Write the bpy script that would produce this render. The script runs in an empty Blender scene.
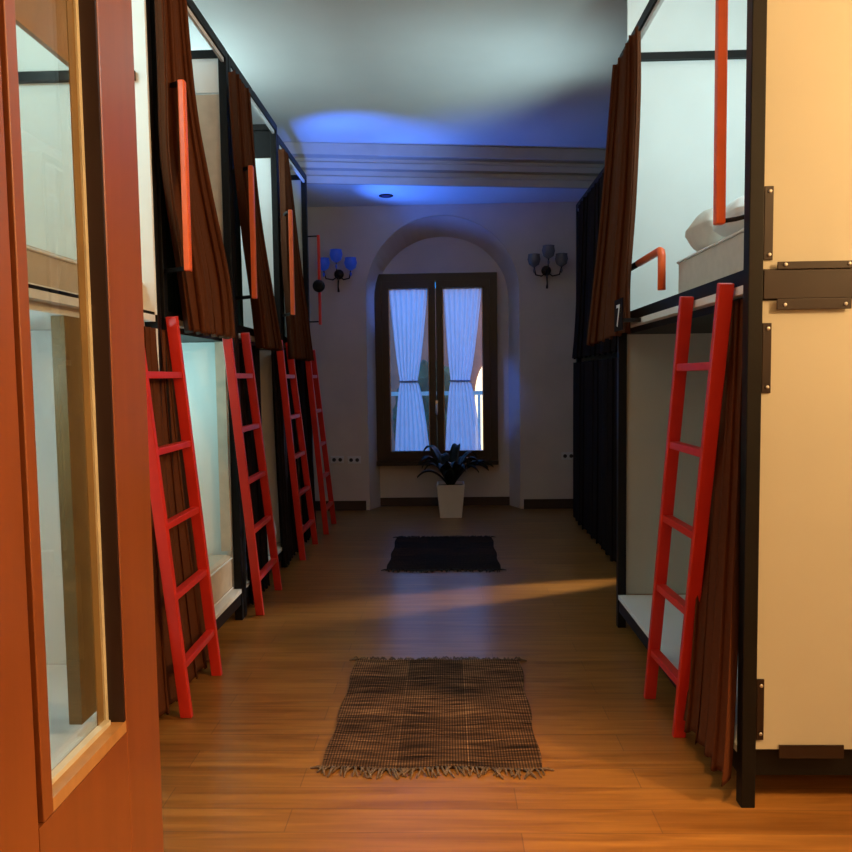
import bpy, bmesh, math, random
from mathutils import Vector, Matrix
random.seed(7)
SC = bpy.context.scene
COL = SC.collection
PI = math.pi

# ------------------------------------------------------------------ materials
def new_mat(name):
    m = bpy.data.materials.new(name); m.use_nodes = True
    nt = m.node_tree
    return m, nt, nt.nodes['Principled BSDF']

def mat(name, col, rough=0.5, metal=0.0, noise=0.12, scale=8.0, bump=0.0, spec=0.5, stretch=(1, 1, 1)):
    m, nt, b = new_mat(name)
    b.inputs['Roughness'].default_value = rough
    b.inputs['Metallic'].default_value = metal
    b.inputs['Specular IOR Level'].default_value = spec
    tc = nt.nodes.new('ShaderNodeTexCoord'); mp = nt.nodes.new('ShaderNodeMapping')
    mp.inputs['Scale'].default_value = stretch
    nz = nt.nodes.new('ShaderNodeTexNoise'); nz.inputs['Scale'].default_value = scale; nz.inputs['Detail'].default_value = 4
    nt.links.new(tc.outputs['Object'], mp.inputs['Vector']); nt.links.new(mp.outputs['Vector'], nz.inputs['Vector'])
    r = nt.nodes.new('ShaderNodeValToRGB')
    r.color_ramp.elements[0].position = 0.3; r.color_ramp.elements[1].position = 0.7
    r.color_ramp.elements[0].color = [c * (1 - noise) for c in col] + [1]
    r.color_ramp.elements[1].color = [min(1, c * (1 + noise)) for c in col] + [1]
    nt.links.new(nz.outputs['Fac'], r.inputs['Fac']); nt.links.new(r.outputs['Color'], b.inputs['Base Color'])
    if bump:
        bp = nt.nodes.new('ShaderNodeBump'); bp.inputs['Strength'].default_value = bump; bp.inputs['Distance'].default_value = 0.01
        nt.links.new(nz.outputs['Fac'], bp.inputs['Height']); nt.links.new(bp.outputs['Normal'], b.inputs['Normal'])
    return m

def emit_mat(name, col, strength):
    m, nt, b = new_mat(name)
    b.inputs['Base Color'].default_value = (*col, 1)
    b.inputs['Emission Color'].default_value = (*col, 1)
    b.inputs['Emission Strength'].default_value = strength
    return m

def floor_mat():
    m, nt, b = new_mat('oak_planks')
    tc = nt.nodes.new('ShaderNodeTexCoord')
    br = nt.nodes.new('ShaderNodeTexBrick')
    br.inputs['Scale'].default_value = 1.0; br.inputs['Brick Width'].default_value = 1.25; br.inputs['Row Height'].default_value = 0.135
    br.inputs['Mortar Size'].default_value = 0.0022; br.inputs['Mortar Smooth'].default_value = 0.3; br.offset = 0.37
    br.inputs['Color1'].default_value = (0.29, 0.125, 0.027, 1); br.inputs['Color2'].default_value = (0.35, 0.158, 0.036, 1)
    br.inputs['Mortar'].default_value = (0.20, 0.09, 0.026, 1)
    nt.links.new(tc.outputs['Object'], br.inputs['Vector'])
    mp = nt.nodes.new('ShaderNodeMapping'); mp.inputs['Scale'].default_value = (0.9, 14, 1)
    nz = nt.nodes.new('ShaderNodeTexNoise'); nz.inputs['Scale'].default_value = 2.0; nz.inputs['Detail'].default_value = 7; nz.inputs['Distortion'].default_value = 0.6
    nt.links.new(tc.outputs['Object'], mp.inputs['Vector']); nt.links.new(mp.outputs['Vector'], nz.inputs['Vector'])
    r = nt.nodes.new('ShaderNodeValToRGB')
    r.color_ramp.elements[0].position = 0.3; r.color_ramp.elements[1].position = 0.72
    r.color_ramp.elements[0].color = (0.62, 0.55, 0.5, 1); r.color_ramp.elements[1].color = (1.12, 1.1, 1.05, 1)
    nt.links.new(nz.outputs['Fac'], r.inputs['Fac'])
    mx = nt.nodes.new('ShaderNodeMix'); mx.data_type = 'RGBA'; mx.blend_type = 'MULTIPLY'; mx.inputs['Factor'].default_value = 1
    nt.links.new(br.outputs['Color'], mx.inputs[6]); nt.links.new(r.outputs['Color'], mx.inputs[7])
    nt.links.new(mx.outputs[2], b.inputs['Base Color'])
    b.inputs['Roughness'].default_value = 0.28
    bp = nt.nodes.new('ShaderNodeBump'); bp.inputs['Strength'].default_value = 0.12; bp.inputs['Distance'].default_value = 0.01
    nt.links.new(nz.outputs['Fac'], bp.inputs['Height']); nt.links.new(bp.outputs['Normal'], b.inputs['Normal'])
    return m

def rug_mat(name, tint, x0, x1, y0, y1):
    # hand-woven rag rug: three columns of blocks, each with its own weave, crossed by pale warp threads
    m, nt, b = new_mat(name)
    N = nt.nodes.new; L = nt.links.new
    tc = N('ShaderNodeTexCoord')
    mp = N('ShaderNodeMapping'); mp.inputs['Scale'].default_value = (2.0, 42, 1)
    nz = N('ShaderNodeTexNoise'); nz.inputs['Scale'].default_value = 2.2; nz.inputs['Detail'].default_value = 3
    L(tc.outputs['Object'], mp.inputs['Vector']); L(mp.outputs['Vector'], nz.inputs['Vector'])
    r = N('ShaderNodeValToRGB')
    e = r.color_ramp.elements
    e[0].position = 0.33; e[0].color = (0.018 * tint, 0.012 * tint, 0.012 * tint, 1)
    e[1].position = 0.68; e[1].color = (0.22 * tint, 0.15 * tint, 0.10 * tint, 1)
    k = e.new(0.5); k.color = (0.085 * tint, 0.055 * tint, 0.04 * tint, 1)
    L(nz.outputs['Fac'], r.inputs['Fac'])
    br = N('ShaderNodeTexBrick'); br.offset = 0; br.inputs['Scale'].default_value = 1
    br.inputs['Brick Width'].default_value = (x1 - x0) / 3; br.inputs['Row Height'].default_value = (y1 - y0) / 5
    br.inputs['Mortar Size'].default_value = 0.0015
    br.inputs['Color1'].default_value = (0.62, 0.50, 0.42, 1); br.inputs['Color2'].default_value = (1.45, 1.12, 0.85, 1); br.inputs['Mortar'].default_value = (1.6, 1.4, 1.1, 1)
    L(tc.outputs['Object'], br.inputs['Vector'])
    mx = N('ShaderNodeMix'); mx.data_type = 'RGBA'; mx.blend_type = 'MULTIPLY'; mx.inputs['Factor'].default_value = 1
    L(r.outputs['Color'], mx.inputs[6]); L(br.outputs['Color'], mx.inputs[7])
    wv = N('ShaderNodeTexWave'); wv.bands_direction = 'X'; wv.inputs['Scale'].default_value = 28; wv.inputs['Distortion'].default_value = 0.3
    L(tc.outputs['Object'], wv.inputs['Vector'])
    r2 = N('ShaderNodeValToRGB'); r2.color_ramp.elements[0].position = 0.35; r2.color_ramp.elements[1].position = 0.8
    r2.color_ramp.elements[0].color = (0.55, 0.55, 0.55, 1); r2.color_ramp.elements[1].color = (1.5, 1.4, 1.2, 1)
    L(wv.outputs['Fac'], r2.inputs['Fac'])
    mx2 = N('ShaderNodeMix'); mx2.data_type = 'RGBA'; mx2.blend_type = 'MULTIPLY'; mx2.inputs['Factor'].default_value = 1
    L(mx.outputs[2], mx2.inputs[6]); L(r2.outputs['Color'], mx2.inputs[7])
    L(mx2.outputs[2], b.inputs['Base Color'])
    b.inputs['Roughness'].default_value = 0.95; b.inputs['Specular IOR Level'].default_value = 0.1
    bp = N('ShaderNodeBump'); bp.inputs['Strength'].default_value = 0.8; bp.inputs['Distance'].default_value = 0.004
    L(nz.outputs['Fac'], bp.inputs['Height']); L(bp.outputs['Normal'], b.inputs['Normal'])
    return m

def sheer_mat():
    m = bpy.data.materials.new('sheer_voile'); m.use_nodes = True
    nt = m.node_tree; nt.nodes.remove(nt.nodes['Principled BSDF'])
    N = nt.nodes.new; L = nt.links.new; out = nt.nodes['Material Output']
    tr = N('ShaderNodeBsdfTransparent'); di = N('ShaderNodeBsdfDiffuse'); tl = N('ShaderNodeBsdfTranslucent')
    di.inputs['Color'].default_value = (0.8, 0.82, 0.86, 1); tl.inputs['Color'].default_value = (0.8, 0.84, 0.9, 1)
    m1 = N('ShaderNodeMixShader'); m1.inputs['Fac'].default_value = 0.82; L(di.outputs[0], m1.inputs[1]); L(tl.outputs[0], m1.inputs[2])
    m2 = N('ShaderNodeMixShader'); L(tr.outputs[0], m2.inputs[1]); L(m1.outputs[0], m2.inputs[2])
    tc = N('ShaderNodeTexCoord'); wv = N('ShaderNodeTexNoise'); wv.inputs['Scale'].default_value = 9
    L(tc.outputs['Object'], wv.inputs['Vector'])
    mr = N('ShaderNodeMapRange'); mr.inputs['To Min'].default_value = 0.82; mr.inputs['To Max'].default_value = 0.95
    L(wv.outputs['Fac'], mr.inputs['Value']); L(mr.outputs[0], m2.inputs['Fac'])
    L(m2.outputs[0], out.inputs['Surface'])
    return m

def pane_mat(name, tint, refl):
    # a thin pane: mostly clear, with a mirror share that grows at grazing angles
    m = bpy.data.materials.new(name); m.use_nodes = True
    nt = m.node_tree; nt.nodes.remove(nt.nodes['Principled BSDF'])
    N = nt.nodes.new; L = nt.links.new; out = nt.nodes['Material Output']
    tr = N('ShaderNodeBsdfTransparent'); tr.inputs['Color'].default_value = (*tint, 1)
    gl = N('ShaderNodeBsdfGlossy'); gl.inputs['Roughness'].default_value = 0.02
    lw = N('ShaderNodeLayerWeight'); lw.inputs['Blend'].default_value = 0.5
    pw = N('ShaderNodeMath'); pw.operation = 'POWER'; pw.inputs[1].default_value = 4.0; L(lw.outputs['Facing'], pw.inputs[0])
    fr = N('ShaderNodeMath'); fr.operation = 'MULTIPLY_ADD'; fr.inputs[1].default_value = 0.9; fr.inputs[2].default_value = refl; L(pw.outputs[0], fr.inputs[0])
    mx = N('ShaderNodeMixShader'); L(fr.outputs[0], mx.inputs['Fac']); L(tr.outputs[0], mx.inputs[1]); L(gl.outputs[0], mx.inputs[2])
    L(mx.outputs[0], out.inputs['Surface'])
    return m

M = dict(
    floor=floor_mat(),
    plaster=mat('grey_plaster', (0.56, 0.49, 0.41), 0.9, noise=0.06, scale=3, bump=0.05),
    ceil=mat('ceiling_paint', (0.74, 0.73, 0.69), 0.9, noise=0.03, scale=2),
    trimw=mat('trim_paint', (0.42, 0.38, 0.33), 0.7, noise=0.04),
    skirt=mat('skirting_wood', (0.035, 0.02, 0.014), 0.5),
    metal=mat('black_steel', (0.006, 0.0055, 0.0055), 0.5, noise=0.2, spec=0.22),
    bracket=mat('bracket_steel', (0.014, 0.0048, 0.003), 0.45, noise=0.2),
    screw=mat('zinc_screw', (0.6, 0.6, 0.58), 0.35, metal=0.8),
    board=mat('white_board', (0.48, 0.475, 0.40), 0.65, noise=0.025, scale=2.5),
    boardw=mat('white_laminate', (0.80, 0.81, 0.79), 0.6, noise=0.02, scale=3),
    strip=mat('white_edge', (0.78, 0.77, 0.74), 0.5, noise=0.05),
    red=mat('red_paint', (0.62, 0.028, 0.016), 0.38, noise=0.08, scale=5),
    orange=mat('orange_paint', (0.85, 0.13, 0.025), 0.4, noise=0.05),
    brown=mat('brown_drape', (0.095, 0.030, 0.012), 0.9, noise=0.06, scale=90, spec=0.1),
    dark=mat('dark_drape', (0.014, 0.008, 0.007), 0.9, noise=0.1, scale=90, spec=0.08),
    teal=mat('dark_green_drape', (0.010, 0.028, 0.026), 0.8, noise=0.2, scale=20, spec=0.2),
    mattress=mat('mattress_ticking', (0.62, 0.58, 0.52), 0.9, noise=0.05, scale=20, bump=0.1),
    linen=mat('white_linen', (0.78, 0.78, 0.76), 0.9, noise=0.04, scale=14, bump=0.2),
    tan=mat('tan_linen_lit_board', (0.55, 0.46, 0.36), 0.9, noise=0.08, scale=14, bump=0.2),
    wood=mat('varnished_door_wood', (0.29, 0.078, 0.018), 0.30, noise=0.12, scale=3, stretch=(6, 6, 0.5)),
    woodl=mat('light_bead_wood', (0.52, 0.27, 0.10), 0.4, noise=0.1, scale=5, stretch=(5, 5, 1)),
    olive=mat('olive_wood', (0.22, 0.14, 0.05), 0.4),
    cream=mat('cream_putty', (0.66, 0.62, 0.48), 0.6),
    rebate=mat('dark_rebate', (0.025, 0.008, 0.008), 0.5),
    winwood=mat('window_wood', (0.010, 0.004, 0.003), 0.4, noise=0.2, scale=6, stretch=(5, 5, 1)),
    leaf=mat('dark_leaf', (0.006, 0.012, 0.006), 0.45, noise=0.3, scale=10),
    soil=mat('soil', (0.02, 0.014, 0.01), 0.95, noise=0.4, scale=40, bump=0.5),
    pot=mat('white_ceramic', (0.72, 0.70, 0.66), 0.35, noise=0.03),
    brass=mat('aged_brass', (0.03, 0.02, 0.015), 0.4, metal=0.7),
    crystal=mat('pale_glass', (0.16, 0.17, 0.20), 0.15, noise=0.05),
    socket=mat('socket_plastic', (0.62, 0.62, 0.6), 0.5, noise=0.02),
    hole=mat('socket_hole', (0.02, 0.02, 0.02), 0.6),
    number=mat('white_vinyl', (0.85, 0.85, 0.82), 0.6, noise=0.02),
    fringe=mat('fringe_yarn', (0.14, 0.09, 0.06), 0.95, noise=0.5, scale=60),
    fringed=mat('dark_fringe_yarn', (0.03, 0.025, 0.022), 0.95, noise=0.5, scale=60),
    street=mat('paving', (0.16, 0.12, 0.10), 0.9, noise=0.4, scale=6),
    facade=mat('facade_render', (0.26, 0.12, 0.07), 0.9, noise=0.3, scale=2),
    hedge=mat('outdoor_hedge', (0.02, 0.06, 0.025), 0.9, noise=0.5, scale=6),
    railw=mat('rail_paint', (0.7, 0.62, 0.5), 0.6),
    tie=mat('tie_ribbon', (0.35, 0.42, 0.6), 0.7),
    warmlamp=emit_mat('lit_window_glow', (1.0, 0.72, 0.34), 1.6),
    blueglass=emit_mat('blue_lit_glass', (0.02, 0.06, 0.42), 0.22),
    cool=emit_mat('cool_led', (0.80, 0.95, 1.0), 4.0),
    blue=emit_mat('blue_led', (0.05, 0.15, 1.0), 3.0),
    lens=emit_mat('downlight_lens', (0.02, 0.03, 0.12), 0.05),
    glass=pane_mat('door_glass', (0.86, 0.89, 0.87), 0.05),
    wglass=pane_mat('window_glass', (0.95, 0.97, 1.0), 0.04),
    sheer=sheer_mat(),
)
wb = M['wood'].node_tree.nodes['Principled BSDF']
wb.inputs['Coat Weight'].default_value = 0.8; wb.inputs['Coat IOR'].default_value = 1.75; wb.inputs['Coat Roughness'].default_value = 0.30
M['rug'] = rug_mat('rag_rug_weave', 1.0, 0, 0.85, 0, 1.09)
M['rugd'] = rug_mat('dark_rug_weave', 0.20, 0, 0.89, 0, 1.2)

# ------------------------------------------------------------------ mesh helpers
class MB:
    def __init__(self): self.bm = bmesh.new()
    def box(self, x0, x1, y0, y1, z0, z1):
        v = [self.bm.verts.new(p) for p in ((x0, y0, z0), (x1, y0, z0), (x1, y1, z0), (x0, y1, z0), (x0, y0, z1), (x1, y0, z1), (x1, y1, z1), (x0, y1, z1))]
        for f in ((0, 3, 2, 1), (4, 5, 6, 7), (0, 1, 5, 4), (1, 2, 6, 5), (2, 3, 7, 6), (3, 0, 4, 7)): self.bm.faces.new([v[i] for i in f])
        return self
    def bar(self, a, b, w, t, side=Vector((0, 1, 0))):
        # rectangular bar from a to b, width w along `side`, thickness t across it
        a, b = Vector(a), Vector(b); d = (b - a).normalized()
        s = (side - d * side.dot(d)).normalized(); n = d.cross(s).normalized()
        v = []
        for p in (a, b):
            for i, j in ((-1, -1), (1, -1), (1, 1), (-1, 1)): v.append(self.bm.verts.new(p + s * (w / 2 * i) + n * (t / 2 * j)))
        for f in ((3, 2, 1, 0), (4, 5, 6, 7), (0, 1, 5, 4), (1, 2, 6, 5), (2, 3, 7, 6), (3, 0, 4, 7)): self.bm.faces.new([v[i] for i in f])
        return self
    def tube(self, pts, r, n=10, caps=True):
        pts = [Vector(p) for p in pts]; rings = []
        rr = r if isinstance(r, (list, tuple)) else [r] * len(pts)
        ref = None
        for i, p in enumerate(pts):
            if i == 0: d = pts[1] - p
            elif i == len(pts) - 1: d = p - pts[i - 1]
            else: d = (pts[i + 1] - p).normalized() + (p - pts[i - 1]).normalized()
            d.normalize()
            if ref is None: ref = Vector((0, 0, 1)) if abs(d.z) < 0.9 else Vector((1, 0, 0))
            u = (ref - d * ref.dot(d)).normalized(); w = d.cross(u); ref = u
            rings.append([self.bm.verts.new(p + (u * math.cos(2 * PI * k / n) + w * math.sin(2 * PI * k / n)) * rr[i]) for k in range(n)])
        for i in range(len(rings) - 1):
            for k in range(n):
                f = self.bm.faces.new((rings[i][k], rings[i][(k + 1) % n], rings[i + 1][(k + 1) % n], rings[i + 1][k])); f.smooth = True
        if caps:
            self.bm.faces.new(list(reversed(rings[0]))); self.bm.faces.new(rings[-1])
        return self
    def lathe(self, prof, c=(0, 0, 0), n=20, axis='Z'):
        rings = []
        for r, h in prof:
            ring = []
            for k in range(n):
                a = 2 * PI * k / n; x, y = r * math.cos(a), r * math.sin(a)
                p = (c[0] + x, c[1] + y, c[2] + h) if axis == 'Z' else ((c[0] + x, c[1] + h, c[2] + y) if axis == 'Y' else (c[0] + h, c[1] + x, c[2] + y))
                ring.append(self.bm.verts.new(p))
            rings.append(ring)
        for i in range(len(rings) - 1):
            for k in range(n):
                f = self.bm.faces.new((rings[i][k], rings[i][(k + 1) % n], rings[i + 1][(k + 1) % n], rings[i + 1][k])); f.smooth = True
        self.bm.faces.new(rings[0]); self.bm.faces.new(rings[-1])
        return self
    def quad(self, *ps):
        self.bm.faces.new([self.bm.verts.new(p) for p in ps]); return self
    def grid(self, fn, nu, nv, thick=0.0, smooth=True):
        g = [[self.bm.verts.new(fn(i / nu, j / nv)) for j in range(nv + 1)] for i in range(nu + 1)]
        for i in range(nu):
            for j in range(nv):
                f = self.bm.faces.new((g[i][j], g[i + 1][j], g[i + 1][j + 1], g[i][j + 1])); f.smooth = smooth
        return self
    def build(self, name, m, parent=None, bevel=0.0, solid=0.0, subsurf=0, recalc=True):
        if recalc: bmesh.ops.recalc_face_normals(self.bm, faces=self.bm.faces)
        me = bpy.data.meshes.new(name)
        off = Vector((0, 0, 0))
        if parent is not None: off = wloc(parent)
        elif self.bm.verts:
            vs = [v.co for v in self.bm.verts]
            off = Vector(((min(v.x for v in vs) + max(v.x for v in vs)) / 2, (min(v.y for v in vs) + max(v.y for v in vs)) / 2, min(v.z for v in vs)))
        for v in self.bm.verts: v.co -= off
        self.bm.to_mesh(me); self.bm.free()
        me.materials.append(m)
        o = bpy.data.objects.new(name, me); COL.objects.link(o)
        if parent is not None: o.parent = parent
        else: o.location = off
        if solid:
            s = o.modifiers.new('solid', 'SOLIDIFY'); s.thickness = solid; s.offset = 0
        if bevel:
            b = o.modifiers.new('bevel', 'BEVEL'); b.width = bevel; b.segments = 2; b.limit_method = 'ANGLE'
        if subsurf:
            s = o.modifiers.new('sub', 'SUBSURF'); s.levels = subsurf; s.render_levels = subsurf
        return o

def wloc(o):
    v = Vector((0, 0, 0))
    while o is not None: v += o.location; o = o.parent
    return v

def tag(o, label, cat, group=None):
    o['label'] = label; o['category'] = cat
    if group: o['group'] = group
    return o
def thing(name, loc, label, cat, group=None):
    o = bpy.data.objects.new(name, None); COL.objects.link(o); o.location = loc; o.empty_display_size = 0.1
    return tag(o, label, cat, group)
def struct(o): o['kind'] = 'structure'; return o
def B(x0, x1, y0, y1, z0, z1): return MB().box(min(x0, x1), max(x0, x1), min(y0, y1), max(y0, y1), z0, z1)

# ------------------------------------------------------------------ setting
XW_L, XW_R, YB, YF, ZC = -2.22, 2.12, 8.40, -2.2, 3.80
XR2 = 3.6                                      # the near end of the room is wider on the right
struct(B(XW_L - 0.1, XR2 + 0.1, YF - 0.1, 8.9, -0.1, 0).build('floor', M['floor']))
struct(B(XW_L - 0.1, XR2 + 0.1, YF - 0.1, 8.9, ZC, ZC + 0.1).build('ceiling', M['ceil']))
struct(B(XW_L - 0.1, XW_L, YF, YB + 0.4, 0, ZC).build('wall_left', M['plaster']))
struct(B(XW_R, XW_R + 0.1, 2.45, YB + 0.4, 0, ZC).build('wall_right', M['plaster']))
struct(B(XW_R + 0.1, XR2 + 0.1, 2.60, 2.70, 0, ZC).build('wall_return', M['plaster']))
struct(B(XR2, XR2 + 0.1, YF, 2.60, 0, ZC).build('wall_right_front', M['plaster']))
struct(B(XW_L - 0.1, XR2 + 0.1, YF - 0.1, YF, 0, ZC).build('wall_front', M['plaster']))

# back wall with a splayed arched niche and a window opening
CX = -0.042
NO = dict(w=0.872, spring=2.45, top=3.317, y=YB)      # outer arch
NI = dict(w=0.765, spring=2.42, top=3.13, y=YB + 0.26)  # inner arch
def arch(d, n=28):
    pts = [(CX - d['w'], d['y'], 0.0), (CX - d['w'], d['y'], d['spring'])]
    for i in range(1, n):
        a = PI - PI * i / n
        pts.append((CX + d['w'] * math.cos(a), d['y'], d['spring'] + (d['top'] - d['spring']) * math.sin(a)))
    pts += [(CX + d['w'], d['y'], d['spring']), (CX + d['w'], d['y'], 0.0)]
    return pts
WX0, WX1, WZ0, WZ1 = -0.80, 0.555, 0.520, 2.672
mb = MB()
ao, ai = arch(NO), arch(NI)
xl, xr, zt = XW_L - 0.05, XW_R + 0.05, ZC + 0.05
mb.quad((xl, YB, 0), (ao[0][0], YB, 0), (ao[0][0], YB, zt), (xl, YB, zt))
mb.quad((ao[-1][0], YB, 0), (xr, YB, 0), (xr, YB, zt), (ao[-1][0], YB, zt))
for i in range(1, len(ao) - 2):
    p, q = ao[i], ao[i + 1]
    mb.quad(p, q, (q[0], YB, zt), (p[0], YB, zt))
for i in range(len(ao) - 1): mb.quad(ao[i], ao[i + 1], ai[i + 1], ai[i])
yi = NI['y']
mb.quad((ai[0][0], yi, 0), (WX0, yi, 0), (WX0, yi, NI['spring']), (ai[0][0], yi, NI['spring']))
mb.quad((WX1, yi, 0), (ai[-1][0], yi, 0), (ai[-1][0], yi, NI['spring']), (WX1, yi, NI['spring']))
mb.quad((WX0, yi, 0), (WX1, yi, 0), (WX1, yi, WZ0), (WX0, yi, WZ0))
def arch_z(x, d): return d['spring'] + (d['top'] - d['spring']) * math.sqrt(max(0, 1 - ((x - CX) / d['w']) ** 2))
n = 40
for i in range(n):
    xa = ai[0][0] + (ai[-1][0] - ai[0][0]) * i / n; xb = ai[0][0] + (ai[-1][0] - ai[0][0]) * (i + 1) / n
    za = lambda x: WZ1 if WX0 <= x <= WX1 else NI['spring']
    lo = WZ1 if (xa > WX0 - 0.02 and xb < WX1 + 0.02) else NI['spring']
    mb.quad((xa, yi, min(lo, arch_z(xa, NI))), (xb, yi, min(lo, arch_z(xb, NI))), (xb, yi, arch_z(xb, NI)), (xa, yi, arch_z(xa, NI)))
struct(mb.build('wall_back', M['plaster'], solid=0.02))
struct(B(XW_L, CX - 0.9, YB - 0.028, YB - 0.011, 0, 0.11).build('baseboard_back', M['skirt']))
struct(B(CX + 0.9, XW_R, YB - 0.028, YB - 0.011, 0, 0.11).build('baseboard_back', M['skirt']))
struct(B(CX - 0.76, CX + 0.76, yi - 0.028, yi - 0.011, 0, 0.10).build('baseboard_niche', M['skirt']))

# lowered soffit with a stepped cornice in front of the window wall (runs slightly askew)
def soffit_y(x): return 7.40 + (x + 1.4) * 0.15
def askew(name, m, prof):
    mb = MB(); rows = []
    for x in (XW_L + 0.002, XW_R - 0.002): rows.append([mb.bm.verts.new((x, soffit_y(x) + dy, z)) for dy, z in prof])
    k = len(prof)
    for i in range(k): mb.bm.faces.new((rows[0][i], rows[0][(i + 1) % k], rows[1][(i + 1) % k], rows[1][i]))
    mb.bm.faces.new(rows[0]); mb.bm.faces.new(list(reversed(rows[1])))
    return struct(mb.build(name, m))
askew('trim_cornice', M['trimw'], [(0.0, 3.43), (-0.03, 3.43), (-0.03, 3.50), (-0.01, 3.52), (-0.01, 3.56), (-0.07, 3.57), (-0.07, 3.625), (-0.05, 3.64), (-0.05, 3.668), (-0.12, 3.685), (-0.12, 3.795), (0.0, 3.795)])
mb = MB()
pts = [(XW_L + 0.002, soffit_y(XW_L) + 0.002), (XW_R - 0.002, soffit_y(XW_R) + 0.002), (XW_R - 0.002, YB - 0.012), (XW_L + 0.002, YB - 0.012)]
lo = [mb.bm.verts.new((x, y, 3.43)) for x, y in pts]; hi = [mb.bm.verts.new((x, y, 3.795)) for x, y in pts]
mb.bm.faces.new(lo); mb.bm.faces.new(hi)
for i in range(4): mb.bm.faces.new((lo[i], lo[(i + 1) % 4], hi[(i + 1) % 4], hi[i]))
struct(mb.build('ceiling_soffit', M['ceil']))

dl = thing('recessed_downlight', (-0.62, 7.93, 3.43), 'small round recessed downlight in the lowered ceiling before the window', 'ceiling light')
MB().lathe([(0.075, -0.001), (0.075, -0.008), (0.055, -0.010), (0.055, -0.001)], (-0.62, 7.93, 3.43)).build('bezel', M['metal'], dl)
MB().lathe([(0.052, -0.002), (0.050, -0.006)], (-0.62, 7.93, 3.43)).build('lens', M['lens'], dl)

# ------------------------------------------------------------------ window
win = bpy.data.objects.new('window_1', None); COL.objects.link(win); win.location = ((WX0 + WX1) / 2, yi, WZ0); struct(win)
def S(o): return struct(o)
f0, f1 = yi - 0.075, yi + 0.05
fw = 0.055
mb = MB(); mb.box(WX0, WX0 + fw, f0, f1, WZ0, WZ1); mb.box(WX1 - fw, WX1, f0, f1, WZ0, WZ1)
mb.box(WX0 + fw, WX1 - fw, f0, f1, WZ1 - fw, WZ1); mb.box(WX0 + fw, WX1 - fw, f0, f1, WZ0, WZ0 + fw)
mb.box(WX0 - 0.03, WX0, f0, yi - 0.0108, WZ0, WZ1 + 0.03); mb.box(WX1, WX1 + 0.03, f0, yi - 0.0108, WZ0, WZ1 + 0.03); mb.box(WX0, WX1, f0, yi - 0.0108, WZ1, WZ1 + 0.03)
S(mb.build('frame', M['winwood'], win))
S(B(WX0 - 0.03, WX1 + 0.03, f0 - 0.05, f0 - 0.001, WZ0 - 0.03, WZ0 + 0.02).build('sill', M['winwood'], win))
mid = (WX0 + WX1) / 2
GL = []
for a, b in ((WX0 + fw, mid), (mid, WX1 - fw)):
    sw = 0.078; mb = MB(); a += 0.002; b -= 0.002; z0, z1 = WZ0 + fw + 0.002, WZ1 - fw - 0.002
    mb.box(a, a + sw, f0 - 0.012, f0 + 0.05, z0, z1); mb.box(b - sw, b, f0 - 0.012, f0 + 0.05, z0, z1)
    mb.box(a + sw, b - sw, f0 - 0.012, f0 + 0.05, z0, z0 + sw); mb.box(a + sw, b - sw, f0 - 0.012, f0 + 0.05, z1 - sw, z1)
    sash = S(mb.build('sash', M['winwood'], win))
    S(B(a + sw, b - sw, f0 + 0.040, f0 + 0.045, z0 + sw, z1 - sw).build('pane', M['wglass'], sash))
    mb = MB(); mb.box(a + sw - 0.001, a + sw + 0.010, f0 + 0.02, f0 + 0.038, z0 + sw, z1 - sw); mb.box(b - sw - 0.010, b - sw + 0.001, f0 + 0.02, f0 + 0.038, z0 + sw, z1 - sw)
    mb.box(a + sw, b - sw, f0 + 0.02, f0 + 0.038, z1 - sw - 0.010, z1 - sw + 0.001)
    o = S(mb.build('glazing_bead', M['woodl'], sash))
    GL.append((a + sw, b - sw, z0 + sw, z1 - sw))
mb = MB(); mb.box(mid - 0.012, mid + 0.012, f0 - 0.022, f0 - 0.0125, 1.10, 1.24); mb.tube([(mid, f0 - 0.022, 1.2), (mid, f0 - 0.055, 1.2), (mid, f0 - 0.06, 1.08)], 0.009)
S(mb.build('handle', M['screw'], win))

def sheer(gx0, gx1, z0, z1, cx, waist, x_top0, x_top1, x_bot0, x_bot1, label):
    root = thing('sheer_curtain', ((gx0 + gx1) / 2, f0 + 0.01, z0), label, 'curtain', 'sheer curtains on the window')
    zw = z0 + (z1 - z0) * 0.43
    def fn(u, v):
        z = z0 + (z1 - z0) * v
        if z > zw:
            t = (z - zw) / (z1 - zw); t2 = t ** 0.75
            a = (cx - waist) * (1 - t2) + x_top0 * t2; b = (cx + waist) * (1 - t2) + x_top1 * t2
        else:
            t = (zw - z) / (zw - z0); t2 = t ** 0.6
            a = (cx - waist) * (1 - t2) + x_bot0 * t2; b = (cx + waist) * (1 - t2) + x_bot1 * t2
        x = a + (b - a) * u
        return Vector((x, f0 + 0.006 + 0.008 * math.sin(u * 2 * PI * 7 + 0.6 * math.sin(v * 5)), z))
    MB().grid(fn, 84, 40).build('drape', M['sheer'], root, recalc=False)
    mb = MB(); mb.tube([(cx + waist * 1.08 * math.cos(2 * PI * i / 16), f0 + 0.006 + 0.020 * math.sin(2 * PI * i / 16), zw) for i in range(17)], 0.010, 8, caps=False)
    mb.build('tieback', M['tie'], root)
    MB().tube([(gx0 + 0.001, f0 + 0.006, z1 - 0.012), (gx1 - 0.001, f0 + 0.006, z1 - 0.012)], 0.005, 8).build('curtain_rod', M['railw'], root)
    return root
(a0, b0, c0, d0), (a1, b1, c1, d1) = GL
w = b0 - a0
sheer(a0, b0, c0 + 0.004, d0 - 0.002, a0 + w * 0.48, w * 0.21, a0 + 0.005, b0 - 0.008, a0 + w * 0.10, b0 - 0.01, 'sheer curtain tied in at the middle on the left window sash')
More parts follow.
